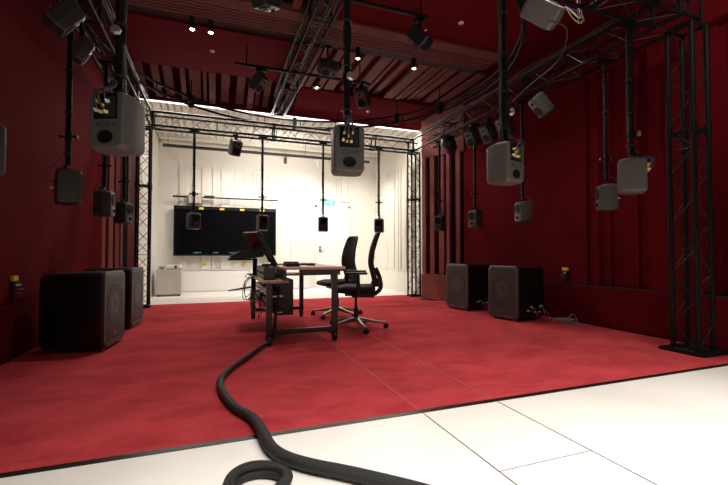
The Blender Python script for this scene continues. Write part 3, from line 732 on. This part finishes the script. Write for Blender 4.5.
# equipment and cables under desk
rk = thing('rack_equipment', 'stack of slim electronics with patch cables under the lower desktop', 'electronics', (.66, 4.9, .313))
for i, (z, hh, mm) in enumerate(((.0, .045, 'black'), (.055, .045, 'deskm'), (.166, .04, 'black'))):
    for yy in (-.42, .38):
        bm = B(); box(bm, -.14, -.02, yy - .30, yy + .30, z, z + hh, None, .003); obj('electronics_unit', bm, mm, rk)
rnd = random.Random(9)
for i in range(16):
    y = rnd.uniform(-.7, .7); z = rnd.uniform(.0, .2)
    bm = B(); tube(bm, [(-.13, y, z), (-.20, y + rnd.uniform(-.05, .05), z - .02), (-.21, y + rnd.uniform(-.15, .15), z - rnd.uniform(.05, .16)), (-.15, y + rnd.uniform(-.2, .2), rnd.uniform(-.08, .05))], .004, 6)
    obj('patch_cable', bm, rnd.choice(('cable', 'cable', 'gcable', 'black', 'cable')), rk, True)
cb = thing('hanging_cables', 'black cables hanging in loops from the left side of the desk', 'cables', (.42, 5.3, .60))
for i in range(3):
    yy = rnd.uniform(-.3, .3); bm = B(); tube(bm, [(0.03, yy, .02), (-.03 - .02 * i, yy, -.04), (-.05 - .02 * i, yy + .05, -.13 - .05 * i), (-.03, yy + .1, -.27), (.05, yy + .12, -.2)], .005, 6); obj('cable', bm, 'cable', cb, True)
# things on the desk
mo = thing('computer_monitor', 'large monitor seen edge-on and leaning back at the left of the desk', 'monitor', (.665, 4.75, .762), (0, 0, math.radians(-7)))
mt = Matrix.Translation((-.07, .0, .165)) @ Matrix.Rotation(math.radians(-27), 4, 'Y')
bm = B(); box(bm, -.040, .012, -.30, .30, -.18, .23, mt, .006); obj('casing', bm, 'black', mo)
bm = B(); box(bm, .0125, .0145, -.285, .285, -.165, .215, mt); obj('screen', bm, 'screen', mo)
bm = B(); box(bm, -.060, -.040, -.20, .20, -.12, .12, mt, .008); obj('rear_housing', bm, 'deskm', mo)
bm = B(); rod(bm, (-.09, 0, .17), (-.02, 0, .006), .022); box(bm, -.12, .08, -.13, .13, 0, .012, None, .003); obj('stand', bm, 'metal', mo)
m2 = thing('computer_monitor', 'small rear monitor tilted towards the left behind the large one', 'monitor', (.50, 5.35, .625), (0, 0, math.radians(30)))
mt = Matrix.Translation((-.01, .0, .42)) @ Matrix.Rotation(math.radians(-32), 4, 'Y')
bm = B(); box(bm, -.015, .012, -.15, .15, -.10, .14, mt, .006); obj('casing', bm, 'deskm', m2)
bm = B(); box(bm, .0125, .0145, -.14, .14, -.09, .13, mt); obj('rear_cover', bm, 'ring', m2)
bm = B(); rod(bm, (-.02, 0, .40), (-.02, 0, .008), .018); box(bm, -.09, .07, -.08, .08, 0, .010, None, .003); obj('stand', bm, 'metal', m2)
mx = thing('mixing_console', 'black angular control unit on an arm overhanging the left of the desk', 'console', (.49, 5.12, .625))
mt = Matrix.Translation((-.13, 0, .215)) @ Matrix.Rotation(math.radians(-8), 4, 'Y')
bm = B(); A = [(-.20, 0), (-.17, .05), (-.08, .085), (.10, .085), (.19, .03), (.19, -.01)]
P0 = [bm.verts.new(mt @ V(x, -.24, z)) for x, z in A]; P1 = [bm.verts.new(mt @ V(x, .24, z)) for x, z in A]
for i in range(len(A)): bm.faces.new((P0[i], P0[(i + 1) % len(A)], P1[(i + 1) % len(A)], P1[i]))
bm.faces.new(P0[::-1]); bm.faces.new(P1); obj('body', bm, 'satin', mx)
bm = B()
for i in range(6):
    for j in range(3): box(bm, -.07 + j * .055, -.035 + j * .055, -.20 + i * .07, -.16 + i * .07, .085, .100, mt)
obj('button', bm, 'black', mx)
bm = B(); rod(bm, (-.01, .0, .21), (-.01, .0, .006), .02); box(bm, -.02, .12, -.10, .10, 0, .014, None, .003); obj('stand', bm, 'metal', mx)
bm = B(); box(bm, -.33, -.05, -.25, .25, .19, .207, None, .004); obj('tray', bm, 'black', mx)
pe = thing('stylus_arm', 'thin black arm sticking out left under the control unit', 'arm', (.42, 5.0, .50))
bm = B(); rod(bm, (.03, 0, .0), (-.26, .05, -.045), .012, 8, .007); obj('rod', bm, 'black', pe)
bm = B(); box(bm, 0, .05, -.03, .03, -.03, .10, None, .004); obj('mount', bm, 'metal', pe)
spk_d = thing('desktop_device', 'squat grey device with fins at the near left corner of the desktop', 'device', (.75, 4.18, .762))
bm = B(); box(bm, -.07, .07, -.10, .12, 0, .035, None, .006); obj('body', bm, 'black', spk_d)
bm = B()
for i in range(7): box(bm, -.06 + i * .018, -.052 + i * .018, -.09, .11, .035, .05)
obj('fin', bm, 'deskm', spk_d)
ai = thing('audio_interface', 'dark box with knobs on the lower wood top beside the monitors', 'electronics', (.53, 4.55, .625))
bm = B(); box(bm, -.055, .055, -.36, .36, 0, .13, None, .006); obj('casing', bm, 'deskm', ai)
for i in range(6):
    bm = B(); rod(bm, (-.055, -.28 + .1 * i, .07), (-.07, -.28 + .1 * i, .07), .014, 12); rod(bm, (0, -.28 + .1 * i, .13), (0, -.28 + .1 * i, .145), .012, 12); obj('knob', bm, 'ring', ai, True)
kb = thing('keyboard', 'flat black keyboard on the wooden desktop', 'keyboard', (.98, 4.75, .762), (0, 0, 0))
bm = B(); box(bm, -.07, .07, -.22, .22, 0, .014, None, .004); obj('base', bm, 'black', kb)
bm = B()
for i in range(14):
    for j in range(4): box(bm, -.058 + j * .030, -.034 + j * .030, -.205 + i * .0295, -.181 + i * .0295, .014, .021)
obj('keys', bm, 'satin', kb)
ms = thing('computer_mouse', 'small black mouse beside the keyboard', 'mouse', (1.0, 4.38, .762))
bm = B(); lathe(bm, [(.030, 0), (.034, .008), (.028, .022), (.012, .030), (0, .031)], 20, Matrix.Diagonal((1.5, 1, 1, 1))); obj('body', bm, 'black', ms, True)
bm = B(); rod(bm, (.02, -.006, .027), (.02, .006, .027), .006); obj('scroll_wheel', bm, 'ring', ms)
tb = thing('drawing_tablet', 'thin black tablet lying on the right part of the desktop', 'tablet', (1.12, 5.1, .762))
bm = B(); box(bm, -.09, .09, -.13, .13, 0, .009, None, .002); obj('casing', bm, 'black', tb)
bm = B(); box(bm, -.08, .08, -.12, .12, .009, .0095); obj('screen', bm, 'screen', tb)

# ------------------------------------------------------------------ chairs (front is local -X)
def make_chair():
    root = thing('office_chair', '', 'chair')
    bm = B(); loft = []
    for x, a, zo, th in ((-.25, .19, -.012, .012), (-.235, .215, -.006, .028), (-.12, .235, 0, .044), (.05, .235, -.004, .044), (.20, .215, .004, .040), (.225, .19, .008, .016)):
        loft.append([bm.verts.new((x, y, .475 + zo + z)) for y, z in rrect(a, th, min(th * .95, a), 4)])
    for A, Bq in zip(loft, loft[1:]):
        for i in range(len(A)): bm.faces.new((A[i], A[(i + 1) % len(A)], Bq[(i + 1) % len(A)], Bq[i]))
    bm.faces.new(loft[0][::-1]); bm.faces.new(loft[-1]); obj('seat', bm, 'fabric', root, True)
    bm = B(); box(bm, -.13, .13, -.12, .12, .395, .445, None, .012); box(bm, -.05, .22, -.05, .05, .37, .42, None, .01); obj('seat_mechanism', bm, 'black', root)
    prof = [(.50, .225, .20), (.56, .250, .215), (.66, .225, .225), (.78, .200, .22), (.92, .215, .205), (1.04, .250, .185), (1.11, .275, .165), (1.13, .282, .13)]
    def sheet(t, inset):
        bm = B(); F_, K_ = [], []
        for z, x, a in prof:
            rowf, rowk = [], []
            for j in range(9):
                u = -1 + 2 * j / 8; y = u * (a - inset); xx = x - .035 * u * u
                rowf.append(bm.verts.new((xx - t, y, z))); rowk.append(bm.verts.new((xx + t, y, z)))
            F_.append(rowf); K_.append(rowk)
        n = len(prof)
        for i in range(n - 1):
            for j in range(8):
                bm.faces.new((F_[i][j], F_[i][j + 1], F_[i + 1][j + 1], F_[i + 1][j])); bm.faces.new((K_[i][j + 1], K_[i][j], K_[i + 1][j], K_[i + 1][j + 1]))
            bm.faces.new((F_[i][0], F_[i + 1][0], K_[i + 1][0], K_[i][0])); bm.faces.new((F_[i + 1][8], F_[i][8], K_[i][8], K_[i + 1][8]))
        for j in range(8):
            bm.faces.new((F_[0][j + 1], F_[0][j], K_[0][j], K_[0][j + 1])); bm.faces.new((F_[-1][j], F_[-1][j + 1], K_[-1][j + 1], K_[-1][j]))
        return bm
    obj('backrest', sheet(.013, .0), 'fabric', root, True)
    bm = B(); L = [(x - .035, a, z) for z, x, a in prof]; Rr = [(x - .035, -a, z) for z, x, a in prof]
    top = [(.282 - .035 * u * u, -u * .13, 1.135) for u in (-.8, -.4, 0, .4, .8)]
    tube(bm, L + top + Rr[::-1], .014, 8, 3); obj('back_frame', bm, 'black', root, True)
    bm = B(); tube(bm, [(.10, 0, .40), (.22, 0, .41), (.295, 0, .48), (.285, 0, .60), (.235, 0, .72)], .026, 8); box(bm, .23, .295, -.10, .10, .50, .60, None, .02); obj('back_support', bm, 'black', root, True)
    for s in (1, -1):
        bm = B(); tube(bm, [(.02, s * .16, .415), (.02, s * .27, .43), (.025, s * .285, .52), (.02, s * .28, .655)], .023, 8); obj('arm_post', bm, 'black', root, True)
        bm = B(); box(bm, -.12, .13, s * .28 - .04, s * .28 + .04, .655, .682, None, .011); obj('armrest', bm, 'black', root, True)
    bm = B(); rod(bm, (0, 0, .21), (0, 0, .40), .016, 14); rod(bm, (0, 0, .085), (0, 0, .25), .027, 14); obj('gas_column', bm, 'black', root, True)
    for k in range(5):
        a = 2 * PI * k / 5 + .0; dx, dy = math.cos(a), math.sin(a); px, py = -dy, dx
        bm = B(); rings = []
        for r, wd, zt, zb in ((.02, .03, .135, .085), (.12, .024, .118, .080), (.24, .019, .092, .066), (.36, .016, .078, .060)):
            rings.append([bm.verts.new((dx * r + px * q * wd, dy * r + py * q * wd, z)) for q, z in ((-1, zb), (1, zb), (.8, zt), (-.8, zt))])
        for A, Bq in zip(rings, rings[1:]):
            for i in range(4): bm.faces.new((A[i], A[(i + 1) % 4], Bq[(i + 1) % 4], Bq[i]))
        bm.faces.new(rings[0][::-1]); bm.faces.new(rings[-1]); obj('leg', bm, 'alu', root, True)
        bm = B(); mt = Matrix.Translation((dx * .36, dy * .36, .031)) @ Matrix.Rotation(a + .8 * k, 4, 'Z') @ Matrix.Rotation(PI / 2, 4, 'X')
        for o_ in (-.016, .016): lathe(bm, [(0, o_ - .010), (.026, o_ - .010), (.031, o_ - .004), (.031, o_ + .004), (.026, o_ + .010), (0, o_ + .010)], 18, mt)
        rod(bm, (dx * .36, dy * .36, .03), (dx * .36, dy * .36, .075), .010); obj('caster', bm, 'black', root, True)
    return root
ch = make_chair()
place(ch, (1.60, 4.60, 0), (0, 0, math.radians(-19)), 'black office chair on aluminium base, nearer, its back seen edge-on'); ch['group'] = 'office chairs at the desk'
place(copy_tree(ch), (1.66, 5.58, 0), (0, 0, math.radians(5)), 'black office chair behind the nearer one, its backrest seen more fully')

# ------------------------------------------------------------------ cables on floor
bm = B()
pts = [(.62, 4.16, .56), (.60, 4.10, .44), (.575, 4.06, .30), (.56, 4.02, .16), (.53, 4.0, .05), (.43, 3.91, .03), (.25, 3.51, .03), (.11, 3.20, .03), (.05, 2.96, .03), (.06, 2.71, .03), (.12, 2.42, .03), (.20, 2.23, .03), (.225, 2.06, .032), (.245, 1.88, .03), (.29, 1.76, .03), (.38, 1.655, .03), (.48, 1.57, .03), (.59, 1.47, .03), (.72, 1.34, .03), (.90, 1.14, .03)]
tube(bm, pts, lambda t: .018 + .012 * min(1, max(0, (t - .2) / .5)), 12, 8, flat=.85)
tag(obj('cable_snake', bm, 'sleeve', None, True), 'thick black braided cable snaking from the desk over carpet onto white floor', 'cable')
t = thing('cable_coil', 'coiled thick black cable at the bottom edge on the white floor', 'cable coil', (.165, 1.605, 0))
for i, (r, z) in enumerate(((.108, .016), (.084, .017), (.098, .038), (.112, .040))):
    N = 48; rnd = random.Random(i)
    bm = B(); tube(bm, [((r + .004 * math.sin(3 * a + i)) * math.cos(a) * 1.02, (r + .004 * math.cos(2 * a + i)) * math.sin(a), z + .003 * math.sin(2 * a + i)) for a in [2 * PI * k / N for k in range(N)]], .015, 10, closed=True)
    obj('cable_turn', bm, 'sleeve', t, True)

# ------------------------------------------------------------------ back room objects
tv = thing('wall_screen', 'very wide dark screen on the white back wall', 'screen', (.28, 10.02, 1.40))
bm = B(); box(bm, -1.14, 1.14, 0, .09, -.565, .565, None, .008); obj('casing', bm, 'black', tv)
bm = B(); box(bm, -1.12, 1.12, -.003, .001, -.535, .50); obj('display', bm, 'screen', tv)
bm = B(); box(bm, -1.14, 1.14, -.02, .0, .50, .575, None, .003); obj('top_bar', bm, 'satin', tv)
bm = B(); rnd = random.Random(1)
for x0_, n_ in ((-.72, 5), (-.30, 4), (.04, 6)):
    for k in range(n_): box(bm, x0_ + k * .035, x0_ + k * .035 + rnd.uniform(.012, .03), -.006, -.002, -.505, -.480)
obj('screen_text', bm, 'tealui', tv)
bm = B(); box(bm, -1.0, 1.0, .09, .18, -.2, .2); obj('wall_mount', bm, 'black', tv)
for i, x in enumerate((-.56, -.11, .34, .80)):
    bm = B(); box(bm, x - .05, x + .05, -.028, -.018, .50, .545); obj('yellow_tag', bm, 'yellow', tv)
for x, lab in ((-.21, 'small yellow sticker below the dark screen, left one'), (.68, 'small yellow sticker below the dark screen, right one')):
    bm = B(); A = [bm.verts.new(p) for p in ((x - .06, 10.146, .66), (x + .06, 10.146, .66), (x + .02, 10.146, .60), (x - .02, 10.146, .60))]
    A2 = [bm.verts.new(v.co + V(0, .012, 0)) for v in A]; bm.faces.new(A); bm.faces.new(A2[::-1])
    for i in range(4): bm.faces.new((A[i], A[(i + 1) % 4], A2[(i + 1) % 4], A2[i]))
    tag(obj('sticker', bm, 'yellow'), lab, 'sticker', 'yellow stickers under the screen')
tk = thing('curtain_rod', 'thin black bar mounted above the dark screen', 'bar', (-.88, 10.0, 2.18))
bm = B(); rod(bm, (0, 0, 0), (.30, 0, 0), .022); rod(bm, (.62, 0, 0), (2.34, 0, 0), .018); obj('rod', bm, 'black', tk, True)
bm = B(); box(bm, .66, .88, -.03, .03, -.02, .045, None, .004); obj('housing', bm, 'black', tk)
bm = B()
for x in (.10, 1.2, 2.2): rod(bm, (x, 0, 0), (x, .2, 0), .008)
obj('wall_bracket', bm, 'metal', tk)
cm = thing('wall_projector', 'small grey boxed device above the left part of the screen', 'projector', (-.42, 9.98, 2.06))
bm = B(); box(bm, -.13, .13, 0, .20, -.02, .22, None, .01); obj('housing', bm, 'grey_box', cm)
bm = B()
for x in (-.07, 0, .07): lathe(bm, [(.012, -.012), (.013, 0), (0, .002)], 16, Matrix.Translation((x, -.002, .10)) @ Matrix.Rotation(PI / 2, 4, 'X'))
obj('lens', bm, 'redp', cm, True)
# lighting track in back room
tr = thing('light_track', 'long dark lighting track hung across the white back room', 'light track', (-1.05, 9.6, 3.22))
bm = B(); box(bm, 0, 4.75, -.025, .025, -.03, .03); obj('rail', bm, 'deskm', tr)
bm = B()
for x in (.1, 1.6, 3.1, 4.6): rod(bm, (x, 0, .03), (x, 0, .34), .004)
obj('suspension_wire', bm, 'metal', tr)
for x, mm in ((2.62, 'black'), (3.42, 'white')):
    bm = B(); rod(bm, (x, 0, -.03), (x, 0, -.07), .012); rod(bm, (x, .0, -.06), (x, .03, -.20), .034, 14); obj('spot_head', bm, mm, tr, True)
# exit sign
ex = thing('exit_sign', 'green glowing emergency exit sign with running figure above the white door', 'exit sign', (2.81, 10.14, 2.21)); ex.scale = (.82, 1, .82)
bm = B(); box(bm, -.16, .16, 0, .03, -.08, .08, None, .004); obj('panel', bm, 'exit', ex)
bm = B()
def poly(bm, pts, y=-.003, t=.004):
    A = [bm.verts.new((x, y, z)) for x, z in pts]; A2 = [bm.verts.new((x, y + t, z)) for x, z in pts]
    bm.faces.new(A); bm.faces.new(A2[::-1])
    for i in range(len(pts)): bm.faces.new((A[i], A[(i + 1) % len(pts)], A2[(i + 1) % len(pts)], A2[i]))
poly(bm, [(.03, -.06), (.08, -.06), (.08, .06), (.03, .06)])
poly(bm, [(-.14, 0), (-.09, .045), (-.09, .018), (-.04, .018), (-.04, -.018), (-.09, -.018), (-.09, -.045)])
obj('arrow_and_door', bm, 'exitw', ex)
bm = B(); lathe(bm, [(0, 0), (.012, 0), (.012, .004), (0, .004)], 12, Matrix.Translation((.012, -.004, .045)) @ Matrix.Rotation(PI / 2, 4, 'X'))
poly(bm, [(-.01, .03), (.012, .03), (.02, .0), (.045, -.03), (.035, -.04), (.008, -.012), (-.015, -.045), (-.028, -.038), (-.004, -.005)], -.005)
obj('running_figure', bm, 'exitw', ex)
# low cabinets
for i, (x0, x1, lab) in enumerate(((-.68, .80, 'low white cabinet against the back wall under the left of the screen'), (.80, 2.28, 'low white cabinet against the back wall behind the desk'))):
    t = thing('low_cabinet', lab, 'cabinet', (x0, 10.19, 0), group='low white cabinets along the back wall')
    L = x1 - x0
    bm = B(); box(bm, .003, L - .003, -.075, -.002, .0, .50); obj('body', bm, 'cab_white', t)
    bm = B(); box(bm, 0.003, L - .003, -.105, -.0, .501, .518); obj('top', bm, 'white_panel', t)
    for k in range(1):
        bm = B(); box(bm, .012, L - .012, -.092, -.075, .03, .485, None, .002); d = obj('door', bm, 'cab_white', t)
        kx = L - .08 if i == 0 else .08
        bm = B(); lathe(bm, [(.010, 0), (.010, .012), (.018, .016), (.018, .024), (0, .026)], 14, Matrix.Translation((kx, -.092, .34)) @ Matrix.Rotation(PI / 2, 4, 'X')); obj('knob', bm, 'deskm', d, True)
# grey box cabinet with a device on top
t = thing('storage_cabinet', 'grey box cabinet on small feet at the left of the white room', 'cabinet', (-.88, 9.55, 0))
bm = B(); box(bm, -.24, .24, -.25, .25, .035, .56, None, .006); obj('body', bm, 'grey_box', t)
bm = B(); box(bm, -.225, .225, -.262, -.25, .05, .545, None, .003); obj('door', bm, 'grey_box', t)
for x in (-.2, .2):
    for y in (-.2, .2):
        bm = B(); rod(bm, (x, y, 0), (x, y, .036), .018); obj('foot', bm, 'black', t)
t = thing('projector', 'flat white projector lying on the grey box cabinet', 'projector', (-.80, 9.5, .56))
bm = B(); box(bm, -.13, .15, -.12, .12, .012, .085, None, .01); obj('body', bm, 'white', t)
bm = B(); rod(bm, (.05, -.12, .05), (.05, -.14, .05), .028, 16); obj('lens', bm, 'lens', t)
bm = B(); box(bm, -.12, .14, -.11, .11, 0, .014); obj('base', bm, 'black', t)
t = thing('tablet_stand', 'small black device beside the projector on the grey box cabinet', 'device', (-1.03, 9.5, .56))
bm = B(); box(bm, -.05, .05, -.06, .06, 0, .02, None, .003); obj('base', bm, 'black', t)
bm = B(); box(bm, -.01, .01, -.01, .01, .02, .04); box(bm, -.06, .07, -.05, .05, .04, .055, None, .003); obj('head', bm, 'black', t)
